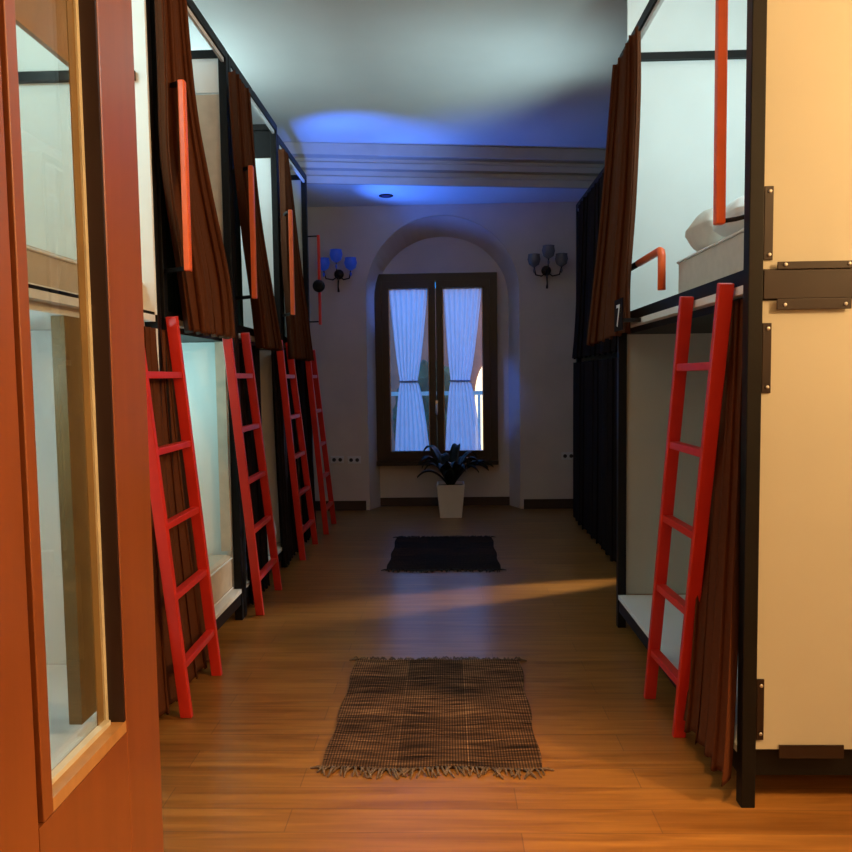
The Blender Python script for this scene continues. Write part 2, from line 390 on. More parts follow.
sheer(a1, b1, c1 + 0.004, d1 - 0.002, a1 + w * 0.42, w * 0.23, a1 + 0.005, b1 - 0.01, a1 + 0.01, b1 - w * 0.06, 'sheer curtain tied in at the middle on the right window sash')

# the street outside
struct(B(-8, 8, 8.95, 20, -0.3, -0.15).build('ground_outside', M['street']))
fc = thing('facade', (0, 15.0, -0.15), 'dim rendered house front across the street seen through the window', 'building')
B(-6, 6, 15.0, 15.4, -0.15, 3.3).build('wall', M['facade'], fc)
mb = MB(); ring = []
for i in range(15):
    a = PI * i / 14; ring.append((0.98 + 0.42 * math.cos(a), 1.15 + 0.75 * math.sin(a)))
ring = [(1.40, 0.0)] + ring + [(0.56, 0.0)]
fv = [mb.bm.verts.new((x, 14.96, z)) for x, z in ring]; bv = [mb.bm.verts.new((x, 14.995, z)) for x, z in ring]
mb.bm.faces.new(fv); mb.bm.faces.new(bv)
for i in range(len(ring)): mb.bm.faces.new((fv[i], fv[(i + 1) % len(ring)], bv[(i + 1) % len(ring)], bv[i]))
mb.build('lit_arched_window', M['warmlamp'], fc)
rl = thing('railing', (0, 11.2, -0.15), 'pale railing across the street side outside the window', 'railing')
B(-2.5, 2.5, 11.18, 11.22, 1.24, 1.30).build('top_rail', M['railw'], rl)
for i in range(6): B(-2.4 + i * 0.96 - 0.02, -2.4 + i * 0.96 + 0.02, 11.18, 11.22, -0.15, 1.24).build('post', M['railw'], rl)
hd = MB(); bmesh.ops.create_icosphere(hd.bm, subdivisions=4, radius=1.0)
for v in hd.bm.verts:
    k = 1 + 0.12 * math.sin(v.co.x * 9 + v.co.z * 7) * math.cos(v.co.y * 8 + v.co.z * 5) + random.uniform(-0.04, 0.04)
    v.co = Vector((-0.25 + v.co.x * k * 0.7, 13.2 + v.co.y * k * 0.5, 0.80 + v.co.z * k * 0.95))
tag(hd.build('shrub', M['hedge']), 'dark rounded shrub standing beyond the railing outside the window', 'plant')

# ------------------------------------------------------------------ glazed door, standing open on the left
DX0, DX1 = -0.862, -0.800
door = bpy.data.objects.new('door_1', None); COL.objects.link(door); door.location = (DX0, 1.12, 0); struct(door)
GB, GT, DT = 0.668, 2.85, 3.05
S(B(DX0, DX1, 1.12, 1.358, 0.008, DT).build('stile', M['wood'], door, bevel=0.003))
S(B(DX0, DX1 - 0.012, 1.359, 1.375, 0.64, DT).build('shadow_gap_strip', M['rebate'], door))  # dark strip painted in for the shadow gap beside the glazing stop
S(B(DX0, DX1, 1.376, 1.412, 0.64, DT).build('glazing_stop', M['wood'], door, bevel=0.002))
S(B(DX0, DX1, 1.752, 1.952, 0.008, DT).build('stile', M['wood'], door, bevel=0.003))
S(B(DX0, DX1, 1.3585, 1.7515, 0.008, 0.639).build('bottom_rail', M['wood'], door))
S(B(DX0, DX1, 1.413, 1.7515, GT, DT).build('top_rail', M['wood'], door))
S(B(DX0, DX1 - 0.001, 1.413, 1.7515, 0.640, GB).build('sill_bead', M['woodl'], door))
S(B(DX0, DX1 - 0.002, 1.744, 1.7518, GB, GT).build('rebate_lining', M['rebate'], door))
S(B(-0.852, -0.848, 1.413, 1.7435, GB, GT).build('glass_pane', M['glass'], door))
S(B(-0.8475, -0.840, 1.7305, 1.7435, GB, GT).build('putty_bead', M['cream'], door))
S(B(-0.8475, -0.829, 1.413, 1.730, GB, GB + 0.012).build('putty_bead', M['cream'], door))
S(B(-0.8475, -0.845, 1.700, 1.730, GB + 0.012, GT).build('reveal_reflection', M['olive'], door))  # coloured strip standing in for the reveal's reflection in the glass

# ------------------------------------------------------------------ bunk beds
ZP, ZL = 1.80, 0.20
def bunk(label, s, Xf, Xb, Y0, Y1, zt, end_near=None, end_far=None, back=True, handle=None, guard=None, lamp_up=None, lamp_low=None,
         header=None, bar=None, rail=0.05, flush=False):
    """s = +1 right of the aisle, -1 left.  Xf: aisle face, Xb: wall side."""
    root = thing('bunk_bed', ((Xf + Xb) / 2, (Y0 + Y1) / 2, 0), label, 'bunk bed', 'curtained bunk beds along the aisle')
    pw = 0.048
    for x, y in ((Xf, Y0), (Xf, Y1 - pw), (Xb - s * pw, Y0), (Xb - s * pw, Y1 - pw)):
        B(x, x + s * pw, y, y + pw, 0, zt).build('post', M['metal'], root, bevel=0.003)
    y0, y1 = Y0 + pw + 0.001, Y1 - pw - 0.001 - (0.02 if flush else 0)
    xi, xo = Xf + s * (pw + 0.001), Xb - s * (pw + 0.001)
    B(Xf, Xf + s * 0.04, y0, y1, zt - 0.05, zt).build('top_rail', M['metal'], root)
    B(Xf + s * 0.012, Xf + s * 0.028, y0, y1, zt - 0.075, zt - 0.051).build('curtain_track', M['strip'], root)
    for y in ((Y0,) if bar else (Y0, Y1 - pw)): B(xi, xo, y + 0.006, y + pw - 0.006, zt - 0.045, zt).build('end_rail', M['metal'], root)
    B(Xf + s * 0.004, Xf + s * 0.036, y0, y1, ZP, ZP + rail).build('side_rail', M['metal'], root)
    B(Xf + s * 0.002, Xf + s * 0.05, y0, y1, ZP - 0.03, ZP - 0.001).build('platform_edge', M['strip'], root)
    B(Xf + s * 0.051, xo, y0, y1, ZP - 0.06, ZP - 0.002).build('upper_platform', M['boardw' if flush else 'metal'], root)
    B(Xf + s * 0.001, xo, y0, y1, ZL - 0.025, ZL).build('lower_platform', M['boardw'], root)
    B(Xf + s * 0.006, Xf + s * 0.04, y0, y1, ZL - 0.10, ZL - 0.026).build('lower_rail', M['metal'], root)
    if back: B(Xb - s * 0.018, Xb, y0, y1, ZL + 0.001, zt).build('back_panel', M['boardw'], root)
    for y, kind in ((Y0 + 0.012, end_near), (Y1 - 0.030, end_far)):
        if kind is None: continue
        if flush and y > Y0 + 0.1:      # boards fixed on the near side of the far posts, flush with the aisle face
            B(Xf, xo, y1 + 0.001, y1 + 0.019, ZP + 0.001, zt).build('end_panel', M[kind[0]], root)
            B(Xf, xo, y1 + 0.001, y1 + 0.019, ZL + 0.001, ZP - 0.061).build('end_panel', M[kind[1]], root)
            continue
        up, low = kind
        if up: B(xi, xo, y, y + 0.018, ZP + 0.001, zt - (-0.47 if bar and y > Y0 + 0.1 else 0.046) - (0.21 if header and y > Y0 + 0.1 else 0)).build('end_panel', M[up], root)
        if header and up and y > Y0 + 0.1: B(xi, xo, y, y + 0.018, zt - 0.046 - 0.20, zt - 0.046).build('header_panel', M[header], root)
        if low: B(xi, xo, y, y + 0.018, ZL + 0.001, ZP - 0.061).build('end_panel', M[low], root)
    if bar: B(xi, xo, (y1 - 0.03 if flush else Y1 - 0.06), (y1 if flush else Y1 - 0.031), bar - 0.02, bar + 0.02).build('cross_bar', M['metal'], root)
    if handle:
        hy, z0, z1, py = handle
        hx = Xf - s * 0.135
        h = MB().bar((hx, hy, z0), (hx, hy, z1), 0.036, 0.030).build('grab_handle', M['orange'], root, bevel=0.006)
        for z in (z0 + 0.012, z1 - 0.012):
            mb = MB(); mb.bar((hx + s * 0.016, hy, z), (Xf + s * 0.02, py, z), 0.02, 0.012, Vector((0, 0, 1))); mb.build('bracket_arm', M['metal'], h)
    if guard:
        ya, yb, zz = guard
        gx = Xf + s * 0.018
        g = MB().tube([(gx, ya, ZP + 0.101), (gx, ya, zz - 0.03), (gx, ya + 0.012, zz - 0.008), (gx, ya + 0.035, zz), (gx, ya + 0.42, zz)], 0.019, 10).build('guard_rail', M['orange'], root)
        MB().tube([(gx, ya + 0.421, zz), (gx, yb, zz)], 0.017, 10).build('shaded_rail_end', M['metal'], g)  # far end of the rail coloured black for the shadow on it
    for lp, zz in ((lamp_up, zt - 0.17), (lamp_low, ZP - 0.10)):
        if lp is None: continue
        ly, lx = lp
        B(lx - 0.02, lx + 0.02, ly - 0.15, ly + 0.15, zz + 0.03, zz + 0.05).build('bunk_lamp', M['cool'], root)
    return root

XL, XLb, ZTL = -1.30, -2.18, 3.48
XR, XRb, ZTR = 1.0, 2.05, 3.31

R1 = bunk('bunk bed with bright lit upper berth behind cream end boards on the right', 1, XR, XRb, 2.50, 4.40, ZTR,
          end_near=None, end_far=('boardw', 'board'), handle=None, guard=(3.56, 4.352, 2.09), bar=3.30, lamp_up=(2.85, 1.55))
# near end of the right bed: cream boards, cross beam, angle plates
xi = XR + 0.0495
for z0, z1 in ((1.845, 3.40), (0.205, 1.742)):
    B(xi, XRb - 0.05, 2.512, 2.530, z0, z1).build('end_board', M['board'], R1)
B(xi, XRb - 0.05, 2.500, 2.560, 1.746, 1.842).build('end_beam', M['bracket'], R1, bevel=0.002)
B(xi, XRb - 0.05, 2.535, 2.575, 0.10, 0.204).build('end_beam', M['metal'], R1)
def plate(x0, x1, z0, z1, screws, y=2.511):
    p = B(x0, x1, y - 0.005, y, z0, z1).build('angle_plate', M['bracket'], R1, bevel=0.0015)
    for x, z in screws:
        MB().lathe([(0.006, -0.0005), (0.006, -0.003), (0.003, -0.004)], (x, y - 0.005, z), 10, 'Y').build('screw', M['screw'], p)
plate(xi + 0.001, xi + 0.031, 1.875, 2.115, [(xi + 0.019, 1.892), (xi + 0.019, 2.098)])
plate(xi + 0.001, xi + 0.031, 1.435, 1.668, [(xi + 0.019, 1.455), (xi + 0.019, 1.650)])
plate(xi + 0.042, xi + 0.285, 1.8425, 1.867, [(xi + 0.068, 1.857), (xi + 0.275, 1.857)], 2.4995)
plate(xi + 0.042, xi + 0.285, 1.710, 1.7455, [(xi + 0.068, 1.726), (xi + 0.265, 1.726)], 2.4995)
plate(xi + 0.001, xi + 0.026, 0.24, 0.455, [(xi + 0.015, 0.262), (xi + 0.015, 0.432)])
plate(xi + 0.08, xi + 0.30, 0.175, 0.222, [], 2.511)
# grab handle of the right bed
h = MB().bar((XR - 0.055, 2.62, 2.015), (XR - 0.055, 2.62, 2.90), 0.036, 0.034).build('grab_handle', M['orange'], R1, bevel=0.006)
for z in (2.027, 2.888):
    MB().tube([(XR - 0.038, 2.615, z), (XR - 0.01, 2.59, z), (XR + 0.01, 2.548, z)], 0.008, 8).build('bracket_arm', M['metal'], h)

L0 = bunk('bunk bed with white interior seen through the door glass', -1, XL, XLb, 1.25, 3.37, ZTL, flush=True, rail=0.012, end_near=('boardw', 'boardw'), end_far=('boardw', 'boardw'),
          bar=2.84, lamp_up=(2.3, -1.75), lamp_low=(2.3, -1.75))
L1 = bunk('bunk bed with open white lower berth, nearest left bed past the door', -1, XL, XLb, 3.41, 4.57, ZTL, end_far=('tan', 'boardw'), header='boardw', rail=0.03,  # upper end panel: warm light on white board put into the tan colour
          handle=(3.356, 1.998, 2.838, 3.44), lamp_low=(4.0, -1.75))
L2 = bunk('bunk bed in the left row between the second and third red ladders', -1, XL, XLb, 4.58, 5.87, ZTL, end_far=('boardw', 'boardw'), header='metal',
          handle=(4.516, 1.998, 2.79, 4.60), lamp_up=(5.2, -1.9))
L3 = bunk('bunk bed at the far left end of the row beside the window wall', -1, XL, XLb, 5.88, 7.08, 3.42, end_far=('board', 'board'),
          handle=(5.64, 1.994, 2.78, 5.90))
# extra handle bracketed to the far post
h = MB().bar((XL + 0.105, 7.04, 2.02), (XL + 0.105, 7.04, 2.86), 0.03, 0.026).build('grab_handle', M['red'], L3, bevel=0.004)
for z in (2.05, 2.85): MB().bar((XL + 0.0005, 7.05, z), (XL + 0.092, 7.04, z), 0.012, 0.012, Vector((0, 0, 1))).build('bracket_arm', M['metal'], h)
MB().lathe([(0.02, -0.03), (0.055, -0.025), (0.06, 0), (0.055, 0.025), (0.02, 0.03)], (XL + 0.105, 7.00, 2.38), 16, 'Y').build('knob', M['metal'], h)
R2 = bunk('dark bunk bed on the right beside the window wall', 1, 1.34, XRb, 5.62, 7.75, 3.25, end_near=('metal', 'metal'), end_far=('board', 'board'))

# number 7 on a small plate at the far post of the right bed
np_ = B(XR - 0.098, XR - 0.092, 3.85, 4.03, 1.735, 1.90).build('number_plate', M['dark'], R1)
MB().bar((XR - 0.092, 3.87, 1.785), (XR - 0.0005, 3.87, 1.785), 0.02, 0.02).build('plate_bracket', M['metal'], np_)
fcv = bpy.data.curves.new('seven', 'FONT'); fcv.body = '7'; fcv.size = 0.165; fcv.extrude = 0.001; fcv.align_x = 'CENTER'
tmp = bpy.data.objects.new('tmp', fcv); COL.objects.link(tmp)
bpy.context.view_layer.update()
me = bpy.data.meshes.new_from_object(tmp); bpy.data.objects.remove(tmp)
me.materials.clear(); me.materials.append(M['number'])
rot = Matrix.Rotation(-PI / 2, 4, 'Z') @ Matrix.Rotation(PI / 2, 4, 'X')
me.transform(Matrix.Translation(Vector((XR - 0.0995, 3.94, 1.758)) - wloc(np_)) @ rot)
o = bpy.data.objects.new('numeral', me); COL.objects.link(o); o.parent = np_; o['label'] = 'white numeral 7'

B(-1.41, -1.35, 4.485, 4.515, 0.45, 1.739).build('edge_board', M['tan'], L1)  # tan strip: light on the end panel's edge put into the colour
B(XL - 0.001, XL - 0.02, 1.31, 2.64, 2.61, ZTL - 0.08).build('frame_reflection', M['woodl'], L0)  # added board imitating a reflection of the door frame in the glass
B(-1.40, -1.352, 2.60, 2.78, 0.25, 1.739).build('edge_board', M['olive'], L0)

# ------------------------------------------------------------------ bedding
def mattress(x0, x1, y0, y1, z0, z1, label, m='mattress', rot=None):
    root = thing('mattress', ((x0 + x1) / 2, (y0 + y1) / 2, z0), label, 'mattress', 'mattresses in the bunks')
    B(x0, x1, y0, y1, z0, z1).build('core', M[m], root, bevel=0.03)
    mb = MB()
    for z in (z0 + 0.022, z1 - 0.022):
        e = 0.004
        mb.tube([(x0 + 0.03, y0 - e, z), (x1 - 0.03, y0 - e, z), (x1 + e, y0 + 0.03, z), (x1 + e, y1 - 0.03, z), (x1 - 0.03, y1 + e, z), (x0 + 0.03, y1 + e, z), (x0 - e, y1 - 0.03, z), (x0 - e, y0 + 0.03, z), (x0 + 0.03, y0 - e, z)], 0.006, 6, caps=False)
    mb.build('piping', M['linen'], root)
    return root
mattress(1.10, 1.94, 2.565, 3.60, 1.80, 2.05, 'pale mattress on the bright upper berth on the right')
mattress(-2.08, -1.355, 1.34, 3.32, 1.80, 1.96, 'tan mattress on the upper berth seen through the door glass', 'tan')
mattress(-2.08, -1.345, 3.56, 4.50, 0.20, 0.43, 'tan mattress in the open lower berth behind the nearest left ladder', 'tan')
mattress(-2.08, -1.42, 4.66, 5.80, 0.20, 0.34, 'pale mattress in the lower berth behind the second left ladder')

def pillow(c, sx, sy, sz, rotz, tilt, label, m='linen'):
    mb = MB(); bmesh.ops.create_cube(mb.bm, size=2.0)
    bmesh.ops.subdivide_edges(mb.bm, edges=mb.bm.edges, cuts=7, use_grid_fill=True)
    R = Matrix.Rotation(rotz, 3, 'Z') @ Matrix.Rotation(tilt, 3, 'Y')
    for v in mb.bm.verts:
        x, y, z = v.co
        e = (1 - abs(x) ** 3.5) * (1 - abs(y) ** 3.5)
        pinch = 1 - 0.07 * (1 - abs(abs(x) - abs(y)))
        p = Vector((x * sx * pinch, y * sy * pinch, z * (0.15 + 0.85 * max(0, e) ** 0.5) * sz + 0.012 * math.sin(x * 9 + y * 7) * max(0, e)))
        v.co = R @ p + Vector(c)
    for f in mb.bm.faces: f.smooth = True
    return tag(mb.build('pillow', M[m], subsurf=1), label, 'pillow')
pillow((1.22, 3.42, 2.145), 0.10, 0.14, 0.095, 0.1, 0.1, 'grey pillow on the upper right mattress', 'mattress')
pillow((1.22, 3.02, 2.125), 0.12, 0.20, 0.075, -0.1, -0.1, 'crumpled white pillow nearest the post on the upper right mattress')
pillow((-1.352, 5.41, 0.365), 0.05, 0.11, 0.165, 0.0, 0.0, 'white pillow standing in the lower berth behind the second left ladder')

# ------------------------------------------------------------------ bed curtains
def drape(X, left, right, m, label, folds=6, amp=0.028, phase=0.0, flare=1.0, nv=40, X1=None):
    """left / right: lists of (y, z) from the top hem to the bottom hem, the two side edges of the gathered cloth."""
    def along(pts, t):
        n = len(pts) - 1; i = min(int(t * n), n - 1); k = t * n - i
        a = pts[max(i - 1, 0)]; b = pts[i]; c = pts[i + 1]; d = pts[min(i + 2, n)]
        r = []
        for q in (0, 1):
            r.append(0.5 * ((2 * b[q]) + (-a[q] + c[q]) * k + (2 * a[q] - 5 * b[q] + 4 * c[q] - d[q]) * k * k + (-a[q] + 3 * b[q] - 3 * c[q] + d[q]) * k ** 3))
        return r
    s = -1 if X > 0 else 1
    def fn(u, v):
        a = along(left, v); b = along(right, v)
        y = a[0] + (b[0] - a[0]) * u; z = a[1] + (b[1] - a[1]) * u
        th = u * 2 * PI * folds + phase + 0.5 * math.sin(v * 2.4 + u * 3)
        w = math.sin(th) * (0.75 + 0.25 * math.sin(u * 9 + phase)) + 0.22 * math.sin(th * 2.3 + 1.3 + v)
        A = amp * (0.7 + 0.3 * flare * v)
        pitch = (b[0] - a[0]) / folds
        return Vector((X + ((X1 - X) * v ** 1.3 if X1 is not None else 0) + s * A * w * 0.85, y + 0.16 * pitch * math.sin(2 * th), z + 0.006 * math.cos(th) * v))
    o = MB().grid(fn, folds * 14, nv).build('bed_curtain', M[m], None, solid=0.003, recalc=False)
    return tag(o, label, 'curtain', 'curtains hung on the bunk beds')
TZ = 3.31
K = 0.955
def sc(pts): return [(y * K, 1.5 + (z - 1.5) * K) for y, z in pts]
drape(-1.238, sc([(3.46, 3.40), (3.46, 2.95), (3.45, 2.5), (3.58, 2.05), (3.67, 1.75)]), sc([(3.77, 3.40), (3.86, 2.95), (4.05, 2.6), (4.38, 2.1), (4.45, 1.755)]), 'brown',
      'brown curtain swept aside on the upper berth of the nearest left bed', 6, 0.048)
drape(-1.238, sc([(4.62, 3.40), (4.68, 2.95), (4.82, 2.5), (5.00, 2.05), (5.09, 1.73)]), sc([(4.98, 3.40), (5.08, 2.95), (5.20, 2.6), (5.52, 2.1), (5.76, 1.73)]), 'brown',
      'brown curtain on the upper berth between the second and third left ladders', 5, 0.046, 1.0)
drape(-1.238, sc([(5.99, 3.34), (6.00, 2.95), (6.00, 2.5), (6.08, 2.05), (6.13, 1.68)]), sc([(6.15, 3.34), (6.35, 2.95), (6.52, 2.6), (6.82, 2.1), (7.07, 1.68)]), 'brown',
      'brown curtain on the upper berth at the far left end of the row', 5, 0.044, 2.0)
for ya, yb, place in ((3.47, 3.84, 'nearest left bed'), (4.64, 4.95, 'second left bed'), (5.94, 6.2, 'far left bed')):
    drape(-1.358, [(ya, 3.37), (ya, 2.6), (ya, 1.806)], [(yb - 0.03, 3.37), (yb, 2.6), (yb, 1.806)], 'teal', 'dark green inner curtain behind the brown curtain of the ' + place, 5, 0.012)
drape(-1.306, [(3.10, 1.74), (3.06, 0.9), (3.02, 0.03)], [(3.52, 1.74), (3.67, 0.9), (3.90, 0.03)], 'brown',
      'brown curtain hanging behind the nearest left ladder', 7, 0.020, 0.5, X1=-1.27)
drape(-1.330, [(4.64, 1.74), (4.66, 0.9), (4.68, 0.05)], [(5.22, 1.74), (5.20, 0.9), (5.18, 0.05)], 'dark',
      'dark curtain drawn over the lower berth behind the second left ladder', 7, 0.024, 0.2, X1=-1.29)
drape(-1.330, [(5.60, 1.74), (5.60, 0.9), (5.62, 0.05)], [(6.30, 1.74), (6.36, 0.9), (6.40, 0.05)], 'dark',
      'dark curtain drawn over the lower berth behind the third left ladder', 8, 0.024, 0.2, X1=-1.29)
drape(-1.330, [(6.52, 1.74), (6.52, 0.9), (6.52, 0.05)], [(7.05, 1.74), (7.05, 0.9), (7.05, 0.05)], 'dark',
      'dark curtain over the lower berth beside the farthest left ladder', 6, 0.024, 1.2, X1=-1.29)
drape(0.955, [(3.75, 3.20), (3.73, 2.9), (3.80, 2.4), (3.90, 2.0), (3.86, 1.73)], [(4.27, 3.20), (4.40, 2.9), (4.62, 2.4), (4.85, 2.0), (5.05, 1.70)], 'brown',
      'brown curtain gathered at the far end of the bright upper right berth', 6, 0.036)
drape(1.030, [(2.565, 1.76), (2.54, 0.9), (2.49, 0.085)], [(2.86, 1.76), (2.92, 0.9), (2.95, 0.09)], 'brown',
      'brown curtain hanging behind the right ladder beside the post', 5, 0.030, 0.8, 1.2, X1=0.955)
drape(1.30, [(5.70, 3.15), (5.66, 2.2), (5.64, 1.68)], [(7.3, 3.15), (7.5, 2.2), (7.72, 1.68)], 'dark',
      'dark curtain drawn across the upper berth of the far right bed', 10, 0.03, 0.4)
drape(1.31, [(5.64, 1.64), (5.64, 0.9), (5.64, 0.03)], [(7.68, 1.64), (7.68, 0.9), (7.68, 0.03)], 'dark',
      'dark curtain drawn across the lower berth of the far right bed', 10, 0.03, 1.4)

# ------------------------------------------------------------------ ladders
def ladder(name_label, foot_n, foot_f, top_n, top_f, zs=(0.24, 0.56, 0.88, 1.205, 1.53), w=0.052, t=0.030, over=0.0):
    fn_, ff, tn, tf = [Vector(p) for p in (foot_n, foot_f, top_n, top_f)]
    root = thing('bunk_ladder', (fn_ + ff) / 2, name_label, 'ladder', 'red ladders leaning on the bunks')
    for a, b in ((fn_, tn), (ff, tf)):
        mb = MB(); mb.bar(a, b, t, w, Vector((0, 1, 0)))
        zmin = min(v.co.z for v in mb.bm.verts)
        for v in mb.bm.verts: v.co.z = max(v.co.z, 0.0) if v.co.z > 0.1 else 0.0
        mb.build('stile', M['red'], root, bevel=0.004)
    for z in zs:
        k = z / tn.z
        a = fn_ + (tn - fn_) * k; b = ff + (tf - ff) * k
        d = (b - a).normalized()
        MB().bar(a + d * (t / 2), b - d * (t / 2), 0.030, 0.040, Vector((0, 0, 1))).build('rung', M['red'], root, bevel=0.003)
    return root
ladder('red ladder leaning on the right bunk below its lit berth', (0.945, 3.015, 0), (0.925, 3.385, 0), (0.970, 2.62, 1.815), (0.970, 3.04, 1.815))
ladder('red ladder nearest the glass door on the left', (-1.183, 3.193, 0), (-1.194, 3.664, 0), (-1.264, 2.97, 1.80), (-1.264, 3.40, 1.80))
ladder('second red ladder from the door on the left', (-1.215, 4.625, 0), (-1.225, 5.186, 0), (-1.264, 4.24, 1.80), (-1.264, 4.64, 1.80))
ladder('third red ladder from the door on the left', (-1.22, 6.06, 0), (-1.22, 6.65, 0), (-1.264, 5.58, 1.80), (-1.264, 5.92, 1.80))
ladder('farthest left red ladder, next to the window wall', (-1.19, 7.08, 0), (-1.195, 7.60, 0), (-1.262, 6.68, 1.78), (-1.262, 6.95, 1.78))

# ------------------------------------------------------------------ rugs
def rug(x0, x1, y0, y1, skew, m, fm, label, nf, tint):
    root = thing('rag_rug', (x0, y0, 0), label, 'rug')
    W, D = x1 - x0, y1 - y0
    mb = MB(); nu, nv = 56, 72
    def P(u, v):
        return Vector((x0 + u * W + 0.006 * math.sin(v * 17) * (1 if u > 0.5 else -1) + skew * v * (u - 0.0), y0 + v * D + 0.008 * math.sin(u * 11 + 1), 0.010 + 0.003 * math.sin(u * 13 + v * 9) + random.uniform(-0.0012, 0.0012)))
    g = [[mb.bm.verts.new(P(i / nu, j / nv)) for j in range(nv + 1)] for i in range(nu + 1)]
    for i in range(nu):
        for j in range(nv):
            f = mb.bm.faces.new((g[i][j], g[i + 1][j], g[i + 1][j + 1], g[i][j + 1]))
    edge = [g[i][0] for i in range(nu + 1)] + [g[nu][j] for j in range(1, nv + 1)] + [g[i][nv] for i in range(nu - 1, -1, -1)] + [g[0][j] for j in range(nv - 1, 0, -1)]
    low = [mb.bm.verts.new((v.co.x, v.co.y, 0.0015)) for v in edge]
    for i in range(len(edge)): mb.bm.faces.new((edge[i], low[i], low[(i + 1) % len(edge)], edge[(i + 1) % len(edge)]))
    mb.build('weave', M[m], root)
    for end in (0, 1):
        mb = MB()
        for k in range(nf):
            u = (k + random.random() * 0.7) / nf; p = P(min(1, u), end); s = -1 if end == 0 else 1
            dx = random.uniform(-0.035, 0.035); l = random.uniform(0.03, 0.065) * (1 if end == 0 else 0.5)
            a = Vector((p.x, p.y, 0.010)); 
            mb.tube([a, a + Vector((dx * 0.4, s * l * 0.5, random.uniform(0.0, 0.008))), Vector((p.x + dx, p.y + s * l, 0.004))], [0.0045, 0.004, 0.003], 5)
        for q in (-1, 1):
            p = P(0 if q < 0 else 1, end); mb.tube([(p.x, p.y, 0.008), (p.x + q * 0.02, p.y + 0.004, 0.008), (p.x + q * 0.045, p.y, 0.004)], [0.007, 0.005, 0.003], 6)
        o = mb.build('fringe', M[fm], root); o['kind'] = 'stuff'
    return root
rug(-0.50, 0.345, 2.745, 3.84, 0.02, 'rug', 'fringe', 'brown woven rag rug with frayed fringe, nearest on the floor', 70, 1)
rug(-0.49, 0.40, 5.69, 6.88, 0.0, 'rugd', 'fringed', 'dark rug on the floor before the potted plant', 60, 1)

# ------------------------------------------------------------------ potted plant
pp = thing('potted_plant', (0.025, 7.98, 0), 'dark leafy plant in a white square tapered pot under the window', 'plant')
mb = MB(); px, py = 0.025, 7.98
def sq(h, z): return [mb.bm.verts.new((px + i * h, py + j * h, z)) for i, j in ((-1, -1), (1, -1), (1, 1), (-1, 1))]
rings = [sq(0.118, 0.0), sq(0.150, 0.36), sq(0.138, 0.36), sq(0.134, 0.31)]
mb.bm.faces.new(rings[0])
for a, b in zip(rings, rings[1:]):
    for i in range(4): mb.bm.faces.new((a[i], a[(i + 1) % 4], b[(i + 1) % 4], b[i]))
mb.bm.faces.new(rings[-1])
mb.build('pot', M['pot'], pp, bevel=0.006)
B(px - 0.132, px + 0.132, py - 0.132, py + 0.132, 0.311, 0.330).build('soil', M['soil'], pp)
for k in range(22):
    a = k * 2.4 + random.uniform(-.2, .2); L_ = random.uniform(0.30, 0.46); lift = random.uniform(0.22, 0.50); wd = random.uniform(0.045, 0.07)
    if math.sin(a) > 0.3: L_ *= 0.75
    d = Vector((math.cos(a), math.sin(a) * 0.72, 0)); sd = Vector((-d.y, d.x, 0)).normalized()
    def fn(u, v):
        t = u; c = Vector((px, py, 0.325)) + d * (0.03 + L_ * t) + Vector((0, 0, lift * math.sin(t * PI * 0.62) ** 0.9 - 0.10 * t * t))
        wv = wd * math.sin(PI * (0.06 + 0.94 * t) ** 0.8) if t < 1 else 0.002
        return c + sd * (wv * (v * 2 - 1)) + Vector((0, 0, 0.02 * abs(v * 2 - 1)))
    MB().grid(fn, 12, 4).build('leaf', M['leaf'], pp, solid=0.003, recalc=False)

# ------------------------------------------------------------------ wall sconces, sockets
def sconce(x, z, label, glass):
    y = YB - 0.0102
    root = thing('wall_sconce', (x, y, z), label, 'wall lamp', 'sconces on the window wall')
    MB().lathe([(0.055, 0), (0.055, -0.012), (0.035, -0.022), (0.012, -0.03)], (x, y, z), 18, 'Y').build('backplate', M['brass'], root)
    MB().tube([(x, y - 0.025, z), (x, y - 0.06, z - 0.07), (x, y - 0.09, z - 0.15), (x, y - 0.06, z - 0.20)], [0.012, 0.010, 0.008, 0.014], 8).build('stem', M['brass'], root)
    for s in (-1, 0, 1):
        ex, ey = x + s * 0.15, y - 0.14 - (0.06 if s == 0 else 0)
        zz = z + (0.10 if s == 0 else 0.02)
        arm = MB().tube([(x, y - 0.03, z - 0.02), (x + s * 0.06, y - 0.08, z - 0.07), (x + s * 0.13, (y + ey) / 2 - 0.05, z - 0.06), (ex, ey, zz)], 0.008, 8).build('arm', M['brass'], root)
        MB().lathe([(0.012, 0.001), (0.055, 0.03), (0.072, 0.085), (0.062, 0.13), (0.066, 0.14)], (ex, ey, zz), 14).build('glass_shade', M[glass], arm)
        MB().lathe([(0.003, -0.001), (0.014, -0.03), (0.003, -0.06)], (ex, ey, zz - 0.008), 8).build('crystal_drop', M[glass], arm)
sconce(-1.20, 2.68, 'sconce with blue glowing glass left of the arched window', 'blueglass')
sconce(1.12, 2.68, 'unlit glass sconce right of the arched window', 'crystal')
def socket(x, z, label, n=2):
    y = YB - 0.0105
    root = thing('wall_socket', (x, y, z), label, 'socket', 'sockets low on the window wall')
    B(x - 0.075, x + 0.075, y - 0.012, y, z - 0.042, z + 0.042).build('plate', M['socket'], root, bevel=0.004)
    for i in range(n):
        xx = x + (i - (n - 1) / 2) * 0.07
        MB().lathe([(0.022, -0.0125), (0.022, -0.014)], (xx, y, z), 14, 'Y').build('outlet', M['hole'], root)
socket(-1.265, 0.585, 'pale double socket beside the farthest left ladder')
socket(-1.07, 0.58, 'pale double socket nearer to the window niche on its left side')
socket(1.36, 0.60, 'pale double socket right of the window niche by the dark bed')

